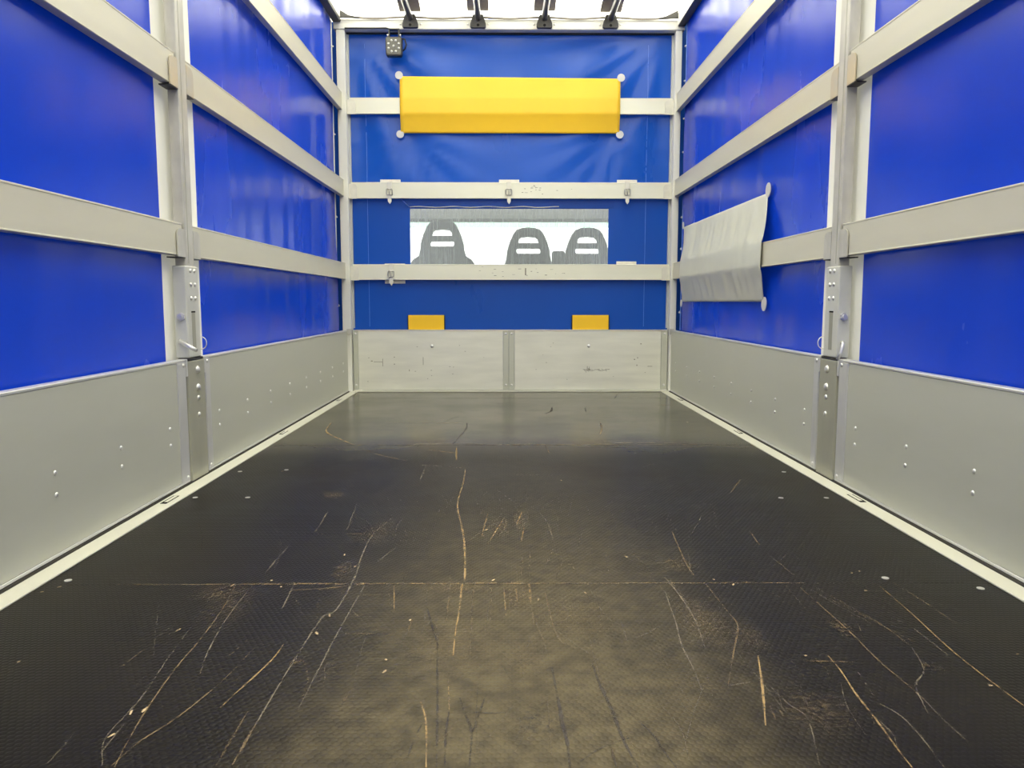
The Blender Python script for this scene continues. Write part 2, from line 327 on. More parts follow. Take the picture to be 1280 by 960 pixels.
TINT = {'o': (.38, .25, .10), 'b': (.22, .150, .07), 'g': (.22, .18, .125), 'd': (.040, .028, .019)}
SCRATCHES = [
    (5,'o',0.8,[(-0.839,3.656),(-0.805,3.41),(-0.704,3.223),(-0.623,3.094)]),
    (5,'o',0.6,[(-0.542,2.958),(-0.46,2.86),(-0.361,2.768)]),
    (7,'b',0.6,[(-0.578,3.673),(-0.186,3.651)]),
    (5,'d',0.5,[(-0.186,3.651),(-0.182,3.476),(-0.216,3.104)]),
    (6,'o',0.8,[(-0.302,2.977),(-0.195,2.915)]),
    (5,'o',0.6,[(-0.197,3.038),(-0.182,2.784)]),
    (5,'b',0.5,[(-0.306,2.698),(-0.15,2.647)]),
    (6,'o',0.75,[(-0.14,2.631),(-0.137,2.409),(-0.139,2.165),(-0.117,1.965),(-0.101,1.813),(-0.087,1.581),(-0.09,1.523),(-0.088,1.39),(-0.089,1.311),(-0.087,1.21)]),
    (4,'g',0.5,[(-0.429,2.168),(-0.406,1.914)]),
    (5,'g',0.7,[(-0.307,2.022),(-0.333,1.863),(-0.33,1.712),(-0.319,1.565),(-0.321,1.401),(-0.339,1.365),(-0.344,1.212),(-0.345,1.089),(-0.345,1.007)]),
    (4,'g',0.5,[(-0.485,2.125),(-0.493,2.073),(-0.485,1.968),(-0.483,1.889)]),
    (4,'b',0.4,[(-0.572,1.881),(-0.426,1.88),(-0.276,1.879)]),
    (4,'o',0.6,[(-0.049,2.06),(-0.061,1.844)]),
    (4,'o',0.6,[(-0.005,2.02),(-0.043,1.797)]),
    (4,'g',0.5,[(-0.52,1.72),(-0.516,1.59)]),
    (5,'g',0.4,[(-0.26,1.769),(-0.293,1.657)]),
    (4,'g',0.4,[(-0.283,2.681),(-0.28,2.466)]),
    (4,'g',0.6,[(-0.29,1.53),(-0.296,1.288),(-0.297,1.033)]),
    (4,'g',0.6,[(-0.437,1.543),(-0.425,1.407)]),
    (4,'o',0.7,[(-0.378,1.257),(-0.38,1.205),(-0.39,1.148),(-0.402,1.092),(-0.41,1.05)]),
    (3,'o',0.7,[(-0.229,1.524),(-0.21,1.391)]),
    (6,'d',0.6,[(-0.15,1.41),(-0.133,1.328),(-0.115,1.247)]),
    (5,'d',0.6,[(-0.117,1.255),(-0.099,1.053),(-0.087,0.905)]),
    (3,'o',0.9,[(-0.089,1.129),(-0.081,1.042)]),
    (5,'d',0.6,[(-0.081,1.036),(-0.081,0.976),(-0.077,0.909)]),
    (4,'o',0.8,[(-0.124,1.064),(-0.111,1.01),(-0.1,0.905)]),
    (5,'d',0.7,[(-0.068,1.075),(-0.058,1.031),(-0.047,0.985),(-0.046,0.908)]),
    (5,'d',0.6,[(-0.03,1.08),(-0.039,1.025),(-0.045,0.985)]),
    (4,'d',0.6,[(-0.06,1.036),(-0.028,1.032),(0.0,1.033)]),
    (4,'b',0.5,[(-0.169,1.391),(-0.176,1.271)]),
    (5,'d',0.5,[(-0.116,1.005),(-0.122,0.967),(-0.127,0.917)]),
    (5,'b',0.5,[(-0.113,1.469),(-0.109,1.345)]),
    (4,'b',0.4,[(-0.028,1.511),(-0.029,1.327)]),
    (4,'o',0.5,[(-0.004,1.511),(0.0,1.371)]),
    (5,'b',0.35,[(-0.067,1.512),(-0.059,1.21)]),
    (6,'b',0.6,[(-0.436,1.502),(-0.385,1.508),(-0.346,1.516),(-0.3,1.531)]),
    (5,'b',0.4,[(-0.29,1.476),(-0.222,1.472)]),
    (5,'b',0.35,[(-0.284,1.296),(-0.193,1.295)]),
    (4,'b',0.4,[(-0.232,1.106),(-0.238,1.048)]),
    (5,'g',0.7,[(0.334,1.577),(0.341,1.519),(0.346,1.435),(0.346,1.341),(0.335,1.236)]),
    (4,'g',0.7,[(0.32,1.487),(0.308,1.333),(0.298,1.244),(0.298,1.172),(0.294,1.095)]),
    (4,'b',0.7,[(0.413,1.53),(0.417,1.386),(0.417,1.323),(0.382,1.228),(0.338,1.11)]),
    (4,'g',0.5,[(0.337,1.107),(0.377,1.119)]),
    (8,'o',0.7,[(0.048,1.544),(0.048,1.478),(0.048,1.427)]),
    (5,'b',0.6,[(0.021,1.511),(0.022,1.438)]),
    (5,'b',0.5,[(0.078,1.51),(0.084,1.352),(0.093,1.269),(0.105,1.245)]),
    (7,'d',0.8,[(0.073,1.167),(0.077,1.051),(0.078,0.999),(0.081,0.96),(0.08,0.903)]),
    (7,'d',0.8,[(0.139,1.18),(0.143,1.112),(0.151,1.04),(0.156,0.964),(0.165,0.902)]),
    (4,'d',0.7,[(0.174,1.032),(0.197,0.978),(0.205,0.936),(0.213,0.902)]),
    (5,'o',0.8,[(0.415,1.206),(0.389,1.107),(0.357,0.997)]),
    (4,'g',0.5,[(0.21,1.342),(0.208,1.26)]),
    (4,'g',0.5,[(0.277,1.324),(0.25,1.295),(0.226,1.275)]),
    (4,'d',0.5,[(0.094,0.916),(0.125,0.946),(0.166,0.969)]),
    (5,'o',0.4,[(0.137,0.955),(0.138,0.924)]),
    (4,'d',0.6,[(0.137,0.955),(0.138,0.903)]),
    (4,'b',0.4,[(0.049,1.389),(0.063,1.277),(0.069,1.209)]),
    (3,'b',0.5,[(0.223,1.056),(0.238,0.993),(0.233,0.915)]),
    (3,'o',1,[(0.767,1.533),(0.758,1.374),(0.747,1.255),(0.744,1.175),(0.745,1.101),(0.747,1.046),(0.752,1.019)]),
    (4,'o',1,[(0.53,1.205),(0.529,1.156),(0.52,1.082),(0.516,1.01),(0.51,0.938),(0.508,0.9)]),
    (4,'b',0.7,[(0.599,1.528),(0.604,1.399),(0.607,1.288),(0.605,1.183),(0.61,1.117),(0.612,1.064)]),
    (3,'g',0.5,[(0.612,1.064),(0.61,0.999),(0.612,0.956)]),
    (3,'b',0.5,[(0.632,1.506),(0.656,1.413),(0.677,1.33),(0.685,1.248)]),
    (3,'b',0.5,[(0.803,1.532),(0.812,1.431),(0.815,1.324)]),
    (3,'g',0.6,[(0.542,1.053),(0.555,1.02),(0.556,0.97),(0.548,0.899)]),
    (3,'g',0.4,[(0.399,1.11),(0.409,1.054),(0.421,1.011),(0.394,0.905)]),
    (3,'g',0.5,[(0.518,1.016),(0.521,0.976),(0.513,0.947)]),
    (4,'g',0.45,[(0.684,1.233),(0.662,1.155),(0.622,1.105),(0.597,1.025)]),
    (5,'b',0.7,[(0.381,1.049),(0.376,1.012)]),
    (5,'b',0.5,[(0.391,1.038),(0.389,1.011)]),
    (5,'b',0.5,[(0.49,1.187),(0.563,1.182)]),
    (3,'g',0.4,[(0.554,1.15),(0.544,1.076)]),
    (3,'g',0.4,[(0.715,1.347),(0.726,1.312),(0.728,1.24),(0.728,1.203)]),
    (3,'b',0.7,[(-0.557,1.538),(-0.537,1.403),(-0.527,1.274),(-0.525,1.172),(-0.514,1.051),(-0.501,0.965),(-0.49,0.908)]),
    (3,'g',0.6,[(-0.521,1.526),(-0.513,1.357),(-0.496,1.228),(-0.479,1.152)]),
    (3,'b',0.4,[(-0.584,1.494),(-0.575,1.413)]),
    (3,'g',0.5,[(-0.564,1.331),(-0.553,1.214),(-0.536,1.073),(-0.535,0.975),(-0.507,0.912)]),
    (3,'b',0.7,[(-0.423,1.25),(-0.434,1.138),(-0.459,1.029),(-0.485,0.965),(-0.495,0.912)]),
    (3,'b',0.5,[(-0.606,1.236),(-0.614,1.173)]),
    (5,'b',0.5,[(-0.345,1.007),(-0.344,0.911)]),
    (5,'b',0.4,[(-0.367,1.039),(-0.364,0.911)]),
    (3,'g',0.4,[(-0.6,1.323),(-0.607,1.274)]),
    (4,'g',0.4,[(-0.583,0.989),(-0.578,0.917)]),
    (3,'g',0.4,[(-0.561,1.146),(-0.561,1.109)]),
    (3,'g',0.4,[(-0.527,1.009),(-0.523,0.938)]),
    (5,'o',0.6,[(0.837,4.289),(0.935,4.271)]),
    (6,'d',0.7,[(0.256,4.211),(0.242,4.054),(0.205,3.959)]),
    (6,'b',0.6,[(0.457,3.676),(0.444,3.499),(0.415,3.338)]),
    (6,'g',0.8,[(0.381,3.121),(0.57,3.12),(0.753,3.105)]),
    (5,'o',0.5,[(0.16,3.079),(0.169,2.893)]),
    (5,'b',0.4,[(0.021,2.536),(0.155,2.526)]),
    (4,'g',0.5,[(0.481,2.658),(0.54,2.708)]),
    (5,'o',0.8,[(0.045,2.079),(0.029,1.964)]),
    (5,'o',0.7,[(0.047,1.928),(0.037,1.812)]),
    (4,'g',0.5,[(0.092,2.079),(0.111,1.963),(0.117,1.78)]),
    (5,'b',0.7,[(0.421,1.89),(0.411,1.778),(0.401,1.652),(0.4,1.577)]),
    (5,'b',0.6,[(0.618,1.888),(0.607,1.776)]),
    (4,'b',0.4,[(0.766,2.457),(0.68,2.274)]),
    (5,'d',0.5,[(0.439,4.209),(0.424,4.016)]),
    (5,'d',0.5,[(0.709,4.808),(0.661,4.606)]),
    (4,'b',0.4,[(0.294,1.735),(0.313,1.589)]),
    (5,'b',0.4,[(0.056,1.737),(0.049,1.579)]),
    (5,'b',0.4,[(0.04,1.737),(0.032,1.58)]),
    (4,'b',0.4,[(0.606,1.718),(0.609,1.65),(0.613,1.575)]),
]
PATCHES = [
    (-0.524, 2.272, 0.045, 0.043, 'b', 0.8),
    (-0.329, 1.896, 0.056, 0.119, 'b', 0.35),
    (-0.352, 1.619, 0.026, 0.063, 'b', 0.5),
    (0.359, 1.35, 0.048, 0.134, 'b', 0.55),
    (0.024, 1.468, 0.032, 0.094, 'o', 0.45),
    (-0.015, 1.928, 0.031, 0.106, 'b', 0.6),
    (0.038, 1.982, 0.026, 0.112, 'b', 0.6),
    (0.383, 1.652, 0.049, 0.052, 'b', 0.5),
    (0.601, 1.313, 0.021, 0.042, 'b', 0.6),
    (0.68, 1.165, 0.019, 0.024, 'b', 0.35),
    (0.444, 1.032, 0.063, 0.075, 'b', 0.35),
    (-0.574, 1.494, 0.068, 0.054, 'b', 0.5),
    (-0.34, 1.191, 0.013, 0.021, 'b', 0.5),
    (-0.279, 1.163, 0.019, 0.04, 'b', 0.25),
    (0.123, 1.37, 0.082, 0.138, 'b', 0.35),
    (-0.085, 1.247, 0.102, 0.115, 'b', 0.35),
    (0.05, 1.009, 0.056, 0.056, 'd', 0.5),
    (0.03, 1.209, 0.04, 0.072, 'b', 0.35),
    (-0.102, 1.512, 0.102, 0.033, 'o', 0.35),
    (-0.525, 1.413, 0.053, 0.116, 'b', 0.3),
    (0.422, 1.282, 0.031, 0.073, 'b', 0.35),
]
CHIPS = [(-0.769, 2.588), (-0.689, 2.691), (-0.37, 1.709), (-0.332, 1.632), (-0.053, 1.902), (-0.056, 1.847), (0.182, 2.442), (0.815, 2.572), (0.877, 3.648), (0.278, 1.69), (-0.562, 1.521), (-0.581, 1.304), (-0.193, 1.148), (-0.194, 1.191), (-0.175, 1.346), (-0.329, 1.29), (-0.325, 1.365), (0.16, 1.474), (0.063, 1.44), (0.435, 1.547), (0.465, 1.516), (0.49, 1.202), (0.721, 1.486), (0.841, 1.204), (0.731, 1.101), (-0.787, 1.188), (-0.913, 1.516), (-0.932, 1.491), (0.739, 1.586), (0.765, 1.595), (-0.531, 0.972), (-0.515, 1.035), (-0.529, 1.029), (-0.489, 1.549), (-0.457, 1.513), (-0.029, 1.547)]
def decal_mesh():
    bm = bmesh.new(); uvl = bm.loops.layers.uv.new('UVMap'); cl = bm.loops.layers.float_color.new('tint')
    z = [.0004]
    def quad(ps, uvs, col, mi):
        f = bm.faces.new([bm.verts.new((p[0], p[1], z[0])) for p in ps]); f.material_index = mi
        for l, u in zip(f.loops, uvs): l[uvl].uv = u; l[cl] = col
    def strip(pts, wdt, col):
        # smooth the polyline (Catmull-Rom), then lay a narrow band along it
        P = [Vector((a, c, 0)) for a, c in pts]; Q = []
        if len(P) == 2: Q = [P[0].lerp(P[1], k / 4) for k in range(5)]
        else:
            E = [P[0] * 2 - P[1]] + P + [P[-1] * 2 - P[-2]]
            for i in range(1, len(E) - 2):
                for k in range(5):
                    t = k / 5; a, b_, c, d = E[i - 1], E[i], E[i + 1], E[i + 2]
                    Q.append(.5 * ((2 * b_) + (-a + c) * t + (2 * a - 5 * b_ + 4 * c - d) * t * t + (-a + 3 * b_ - 3 * c + d) * t ** 3))
            Q.append(P[-1])
        N = len(Q); W = []
        for i in range(N):
            d = (Q[min(i + 1, N - 1)] - Q[max(i - 1, 0)]).normalized(); nn = Vector((-d.y, d.x, 0))
            s_ = wdt / 2 * (.35 + .65 * math.sin(math.pi * min(.9, max(.1, i / (N - 1))))) * (.8 + .4 * random.random())
            W.append((Q[i] + nn * s_, Q[i] - nn * s_))
        for i in range(N - 1):
            quad((W[i][0], W[i][1], W[i + 1][1], W[i + 1][0]), ((0, i), (1, i), (1, i + 1), (0, i + 1)), col, 0)
        z[0] += .000004
    for x, y, rx, ry, k, s_ in PATCHES:
        quad(((x - rx, y - ry), (x + rx, y - ry), (x + rx, y + ry), (x - rx, y + ry)), ((0, 0), (1, 0), (1, 1), (0, 1)), (*TINT[k], min(1, s_ * 1.7)), 1); z[0] += .000004
    for y, x0, x1, wd, k, s_ in ((1.533, -.9, .95, .007, 'd', .9), (1.536, -.80, .62, .004, 'o', .7), (1.540, -.55, .10, .008, 'b', .5), (3.075, -.95, 1.0, .010, 'd', .8), (3.085, -.60, .85, .009, 'o', .6), (4.60, -.95, 1.0, .010, 'd', .6)):
        n_ = 24; strip([(x0 + (x1 - x0) * i / n_, y + .001 * math.sin(i * 2.1)) for i in range(n_ + 1)], wd, (*TINT[k], s_))
    for wdt, k, s_, pts in SCRATCHES: strip(pts, wdt * (.00105 if sum(q[1] for q in pts) / len(pts) < 2.3 or len(pts) > 6 else .0020), (*TINT[k], min(1, s_ * 1.25)))
    rnd = random.Random(11)
    for i in range(240):                                   # fine hairlines left by dragged loads
        x = rnd.gauss(.02, .36); y = rnd.uniform(.9, 2.2); L_ = rnd.uniform(.05, .28); a = rnd.gauss(math.pi / 2 - x * .12, .22)
        if abs(x) > .85: continue
        strip([(x, y), (x + math.cos(a) * L_ * .5 + rnd.gauss(0, .004), y + math.sin(a) * L_ * .5), (x + math.cos(a) * L_, y + math.sin(a) * L_)], rnd.uniform(.0012, .0028), (*TINT[rnd.choice('bbgd')], rnd.uniform(.25, .55)))
    for i in range(60):
        x = rnd.uniform(-.8, .85); y = rnd.uniform(3.1, 4.8); L_ = rnd.uniform(.05, .3); a = rnd.gauss(0, .5)
        strip([(x, y), (x + math.cos(a) * L_, y + math.sin(a) * L_)], rnd.uniform(.003, .008), (*TINT[rnd.choice('bgdd')], rnd.uniform(.2, .5)))
    for x, y in CHIPS:
        a = rnd.uniform(0, 3); L_ = rnd.uniform(.004, .010)
        strip([(x, y), (x + math.cos(a) * L_, y + math.sin(a) * L_ * 1.6)], .006, (.62, .46, .25, 1))
    me = bpy.data.meshes.new('scratch_marks'); bm.to_mesh(me); bm.free()
    me.materials.append(M['scratch']); me.materials.append(M['worn'])
    o = bpy.data.objects.new('scratch_marks', me); COL.objects.link(o); o.parent = floor
    o.location = -world_of(floor); o['kind'] = 'stuff'
    return o
decal_mesh()
for x, y in ((-.924, 2.244), (-.768, 2.243), (-.912, 2.596), (.817, 2.225), (.952, 2.224), (.952, 2.574), (-.915, 1.56), (.965, 1.50), (-.76, 2.62), (.80, 1.56)):
    mb().cyl((x, y, -.001), (0, 0, 1), .0075, .0022, 14).build('floor_screw', 'zinc', floor)

# side tarpaulins (blue with a white band behind each middle post)
def fold(y, z, seed, amp):
    a = noise.noise(Vector((y * 4.2 + seed, z * .55, seed))) + .8 * noise.noise(Vector((y * 10 + seed, z * .7, 3 + seed)))
    b = noise.noise(Vector((y * .9, z * 1.3, 7 + seed)))
    return amp * a + amp * .8 * b
def side_tarp(name, xs, sgn, seed):
    ylist = []
    y = Y0
    while y < 4.86: ylist.append(y); y += .045
    ylist = sorted([a for a in ylist if abs(a - 2.38) > .02 and abs(a - 2.672) > .02] + [2.38, 2.672, 4.86])
    zl = [.30 + (2.36 - .30) * j / 44 for j in range(45)]
    m = mb(); V = []
    for yy in ylist:
        ramp = .45 + .55 * max(0, min(1, (yy - 2.4) / 1.2))
        V.append([m.bm.verts.new((xs + sgn * .013 * math.tanh(fold(yy, z, seed, .010 * ramp) / .013), yy, z)) for z in zl])
    for i in range(len(ylist) - 1):
        for j in range(44):
            f = m.bm.faces.new((V[i][j], V[i + 1][j], V[i + 1][j + 1], V[i][j + 1])); f.smooth = True
            f.material_index = 1 if 2.379 < (ylist[i] + ylist[i + 1]) / 2 < 2.673 else 0
    o = struct(m.build(name, ['tarp', 'tarp_white']))
    return o
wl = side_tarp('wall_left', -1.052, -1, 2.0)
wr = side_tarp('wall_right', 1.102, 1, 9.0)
# added dark flap keeping daylight out at the front corner of each side tarpaulin, with its lacing hooks
mb().box(-1.088, -1.078, 4.70, 5.0, .25, 2.36).build('light_block_flap', 'dark', wl)
mb().box(-1.056, -1.051, 4.845, 4.862, .40, 2.27, .002).build('edge_hem', 'tarp_white', wl)
mb().box(1.128, 1.138, 4.70, 5.0, .25, 2.36).build('light_block_flap', 'dark', wr)
mb().box(1.1005, 1.105, 4.845, 4.862, .40, 2.27, .002).build('edge_hem', 'weld', wr)
for z in (2.127, 1.922, 1.698, 1.496, 1.099, .904, .738, .508):
    mb().tube([(1.104, 4.852, z), (1.100, 4.875, z + .004), (1.108, 4.895, z + .01), (1.128, 4.91, z + .012)], .006, 8).build('lacing_hook', 'zinc', wr)
for z in (2.12, 1.60, 1.10, .55):
    mb().tube([(-1.054, 4.852, z), (-1.050, 4.875, z + .004), (-1.058, 4.895, z + .01), (-1.08, 4.91, z + .012)], .005, 8).build('lacing_hook', 'zinc', wl)

# front tarpaulin with the window cut out
WX0, WX1, WZ0, WZ1 = -.607, .655, .74, 1.166
YT = 4.972
xs = sorted(set([-1.10 + 2.25 * i / 56 for i in range(57)] + [WX0, WX1])); xs = [x for x in xs if all(abs(x - q) > .012 or x == q for q in (WX0, WX1))]
zs = sorted(set([.25 + 2.12 * j / 60 for j in range(61)] + [WZ0, WZ1])); zs = [z for z in zs if all(abs(z - q) > .010 or z == q for q in (WZ0, WZ1))]
def back_y(x, z):
    if x < WX0 + .02 and x > WX1 - .02: return YT
    f = 0
    for cx, sx in ((-.95, 1), (1.0, -1)):
        dx = (x - cx) * sx; dz = 2.25 - z
        if dz > .02:
            ang = math.atan2(dx, dz); rr = math.hypot(dx, dz)
            f += .010 * math.sin(ang * 15 + .5) * math.exp(-((rr - .55) / .45) ** 2) * (1 if dx > 0 else .4)
    for cx, sx in ((-.64, 1), (.70, -1)):
        dx = (x - cx) * sx; dz = 1.66 - z
        if dz > 0:
            ang = math.atan2(dx, dz); rr = math.hypot(dx, dz)
            f += .007 * math.sin(ang * 17 + 1 + sx) * min(1, rr / .1) * math.exp(-(rr / .42) ** 2)
    f += .006 * noise.noise(Vector((x * 6, z * .8, 1))) + .003 * noise.noise(Vector((x * 14, z * 1.2, 5)))
    w_ = 1 if z > 1.34 else .35
    return YT + .013 * math.tanh(f * w_ / .013)
m = mb(); V = [[m.bm.verts.new((x, back_y(x, z), z)) for z in zs] for x in xs]
for i in range(len(xs) - 1):
    for j in range(len(zs) - 1):
        if xs[i] >= WX0 - 1e-6 and xs[i + 1] <= WX1 + 1e-6 and zs[j] >= WZ0 - 1e-6 and zs[j + 1] <= WZ1 + 1e-6: continue
        f = m.bm.faces.new((V[i][j], V[i + 1][j], V[i + 1][j + 1], V[i][j + 1])); f.smooth = True
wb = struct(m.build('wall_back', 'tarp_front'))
for x in (-.875, .891):
    m = mb(); m.grid(lambda u, v: (x + (u - .5) * .003, back_y(x, .42 + 1.75 * v) - .0016, .42 + 1.75 * v), 1, 40).build('weld_seam', 'weld', wb)
mb().box(WX0 - .03, WX1 + .03, YT - .004, YT - .001, WZ1 + .004, WZ1 + .030, .001).build('window_hem', 'tarp_front', wb)
mb().tube([(WX0 + (WX1 - WX0) * k / 30 * .75, YT - .005 - .002 * math.sin(k * 1.7), WZ1 + .011 + .003 * math.sin(k * .9)) for k in range(31)], .0028, 6).build('piping', 'tarp_white', wb)
mb().tube([(WX0 - .055, YT - .004, WZ1 + .06), (WX0 - .03, YT - .006, WZ1 + .035), (WX0 - .004, YT - .004, WZ1 + .012)], .004, 6).build('fold_crease', 'weld', wb)
win = struct(mb().box(WX0 - .01, WX1 + .01, YT + .001, YT + .002, WZ0 - .01, WZ1 + .01).build('window_1', 'vinyl'))

# roof tarpaulin
def roof_z(x, y):
    z = 2.352 + .02 * math.cos((x - .03) / 1.1 * math.pi / 2)
    if y > 4.7:
        t = (y - 4.7) / .28
        z -= .055 * t * t
    return z + .004 * noise.noise(Vector((x * 3, y * 2, 0)))
ceil = struct(mb().grid(lambda u, v: (-1.105 + 2.26 * u, Y0 + (5.0 - Y0) * v, roof_z(-1.105 + 2.26 * u, Y0 + (5.0 - Y0) * v)), 40, 90).build('ceiling', 'roof'))
TX = (-.578, -.166, .238, .641)
for x in TX:
    mb().grid(lambda u, v: (x - .065 + .13 * u, -.02 + 4.91 * v, roof_z(x, -.02 + 4.91 * v) - .006), 2, 60).build('seam_strip', 'web', ceil)
mb().grid(lambda u, v: (-1.0 + 2.05 * u, 4.885 - .004 * v, 2.306 - .008 * math.sin(u * math.pi * 5) ** 2 - .014 * v), 60, 1).build('roof_hem', 'hem', ceil)

# top frame
tb = struct(mb().box(-1.05, 1.10, 4.893, 4.965, 2.231, 2.292, .004).build('trim_1', 'white_paint'))
mb().box(-1.0, 1.05, 4.945, 4.960, 2.221, 2.2295).build('beam_shadow_strip', 'seal', tb)  # dark bar standing in for the shadow under the beam overhang
mb().prism([(-1.0, 2.292), (-.885, 2.292), (-.95, 2.305), (-1.0, 2.335)], 'y', 4.866, 4.880).build('corner_gusset', 'dark_steel', tb)
mb().prism([(1.05, 2.292), (.935, 2.292), (.98, 2.305), (1.05, 2.338)], 'y', 4.866, 4.880).build('corner_gusset', 'dark_steel', tb)
for x in [-.93 + .103 * k for k in range(20)]:
    if all(abs(x - q) > .055 for q in TX): pass
for x in TX:
    for s_ in (-1, 1): mb().dome((x + s_ * .063, 4.892, 2.262), (0, -1, 0), .006, .5).build('screw', 'zinc', tb)
sl = struct(mb().box(-1.052, -1.003, Y0, 4.893, 2.272, 2.325, .003).build('trim_2', 'dark_steel'))  # dark colour stands in for shade on the beam's underside
mb().box(-1.0035, -1.001, Y0, 4.893, 2.290, 2.325).build('edge_profile', 'white_paint', sl)
sr = struct(mb().box(1.055, 1.100, Y0, 4.893, 2.252, 2.330, .003).build('trim_3', 'dark_steel'))  # underside shade put into the beam colour here too
mb().box(1.0525, 1.0555, Y0, 4.893, 2.256, 2.318).build('edge_profile', 'white_paint', sr)

# cream floor edge strips with slots, and the dark seal beside them
def edge_strip(name, sgn, xin, xout):
    a, b = sorted((xin, xout))
    o = struct(mb().box(a, b, Y0, 4.925, 0, .004, .001).build(name, 'cream'))
    s0, s1 = sorted((xout, xout + sgn * .075))
    mb().box(s0, s1, Y0, 4.925, .0, .0095).build('rubber_seal', 'seal', o)
    for yc in (2.205, 3.36, 4.495):
        xm = xin + sgn * .030
        m_ = mb()
        m_.box(xm - .009, xm + .009, yc - .045, yc + .045, .0035, .0046)
        m_.build('lashing_slot', 'hole', o)
        mb().box(xm - sgn * .001 - .005, xm - sgn * .001 + .005, yc - .030, yc + .040, .0046, .0056, .0004).build('slot_cover', 'cream', o)
    return o
edge_strip('baseboard_left', -1, -.952, -1.001)
edge_strip('baseboard_right', 1, 1.003, 1.051)
struct(mb().box(-.98, 1.045, 4.915, 4.94, 0, .012, .002).build('baseboard_back', 'cream'))

# ------------------------------------------------------------------ dropside boards
def side_board(sgn, xf, y0, y1, strips, rivets, label):
    """xf: inner face plane, sgn: direction outwards"""
    def X(d): return xf + sgn * d
    def bx(m_, d0, d1, *a, **k):
        a0, a1 = sorted((X(d0), X(d1))); return m_.box(a0, a1, *a, **k)
    t = empty('dropside_board', (X(.014), (y0 + y1) / 2, .0105), label, 'side board', 'aluminium dropside boards')
    ya = y0 + (strips[0] if strips[0] else 0); yb = y1 - (strips[1] if strips[1] else 0)
    bx(mb(), 0, .026, ya, yb, .018, .392, .0015).build('panel', 'board', t)
    bx(mb(), -.0015, .026, y0, y1, .0105, .0178, .001).build('bottom_trim', 'strip', t)
    bx(mb(), -.0015, .028, y0, y1, .3922, .399, .0012).build('top_trim', 'strip', t)
    for k, (s_, yy) in enumerate(zip(strips, (y0, y1 - strips[1]))):
        if s_: bx(mb(), -.002, .026, yy + (.0008 if k else 0), yy + s_ - (0 if k else .0008), .018, .392, .002).build('end_strip', 'strip', t)
    for yy in rivets:
        for z in (.2, .15): mb().dome((xf, yy, z), (-sgn, 0, 0), .0062, .6).build('rivet', 'zinc', t)
    for s_, yy in ((strips[0], y0 + .018), (strips[1], y1 - .018)):
        if s_:
            for z in (.384, .030): mb().dome((X(-.002), yy, z - .002), (-sgn, 0, 0), .0065, .6).build('rivet', 'zinc', t)
    return t
rn = [2.28 - .295 * k for k in range(4)]; rf = [2.678 + .295 * k for k in range(8)]
side_board(-1, XL, Y0 + .02, 2.408, (0, .062), rn, 'grey aluminium side board on the left wall, nearest the viewer')
side_board(-1, XL, 2.564, 4.886, (.042, .0), rf, 'grey aluminium side board on the left wall, between middle post and far corner')
side_board(1, XR, Y0 + .02, 2.408, (0, .062), rn, 'grey aluminium side board on the right wall, nearest the viewer')
side_board(1, XR, 2.566, 4.886, (.042, .0), rf, 'grey aluminium side board on the right wall, between middle post and far corner')

# ------------------------------------------------------------------ front bulkhead board
t = empty('bulkhead_board', (.03, 4.945, .012), 'low aluminium board across the front end, scuffed, below the blue tarpaulin', 'bulkhead')
mb().box(-.945, -.017, YB, YB + .028, .014, .396, .0015).build('panel', 'bulk', t)
mb().box(.057, .999, YB, YB + .028, .014, .396, .0015).build('panel', 'bulk', t)
mb().box(-.977, -.946, YB - .002, YB + .028, .014, .396, .002).build('end_strip', 'board', t)
mb().box(1.0, 1.041, YB - .002, YB + .028, .014, .396, .002).build('end_strip', 'board', t)
mb().box(-.016, .0195, YB - .002, YB + .028, .014, .396, .002).build('centre_strip', 'board', t)
mb().box(.0205, .056, YB - .002, YB + .028, .014, .396, .002).build('centre_strip', 'board', t)
mb().box(-.977, 1.041, YB - .003, YB + .028, .3962, .4005, .001).build('top_trim', 'strip', t)
for x in (-.962, 1.022, .002, .038):
    for z in (.375, .045): mb().dome((x, YB - .002, z), (0, -1, 0), .0075, .6).build('rivet', 'zinc', t)
for x in (-.473, .535): mb().dome((x, YB, .296), (0, -1, 0), .011, .7).build('bolt_head', 'zinc', t)
def marks(o_, items):
    m_ = mb()
    for x, z, ww, hh in items: m_.box(x - ww / 2, x + ww / 2, YB - .0006, YB + .0005, z - hh / 2, z + hh / 2)
    p = m_.build('scuff_marks', 'smudge', o_); p['kind'] = 'stuff'
rs = random.Random(3)
items = [(-.82, .195, .055, .003), (-.86, .2, .012, .005), (-.715, .225, .006, .006), (-.715, .18, .006, .006), (-.79, .19, .003, .05), (-.53, .2, .003, .05), (.83, .21, .008, .006), (.85, .22, .006, .006), (.846, .172, .006, .008), (.93, .165, .03, .003), (.87, .31, .008, .006), (-.62, .14, .004, .012)]
for k in range(26): items.append((.50 + .17 * rs.random(), .135 + .012 * rs.random(), .004 + .018 * rs.random(), .0025))
for k in range(10): items.append((.51 + .03 * rs.random(), .13 + .04 * rs.random(), .0025, .02 * rs.random() + .004))
for k in range(22): items.append((-.93 + 1.9 * rs.random(), .05 + .3 * rs.random(), .003 + .006 * rs.random(), .003))
marks(t, [i for i in items if not (-.03 < i[0] < .07)])

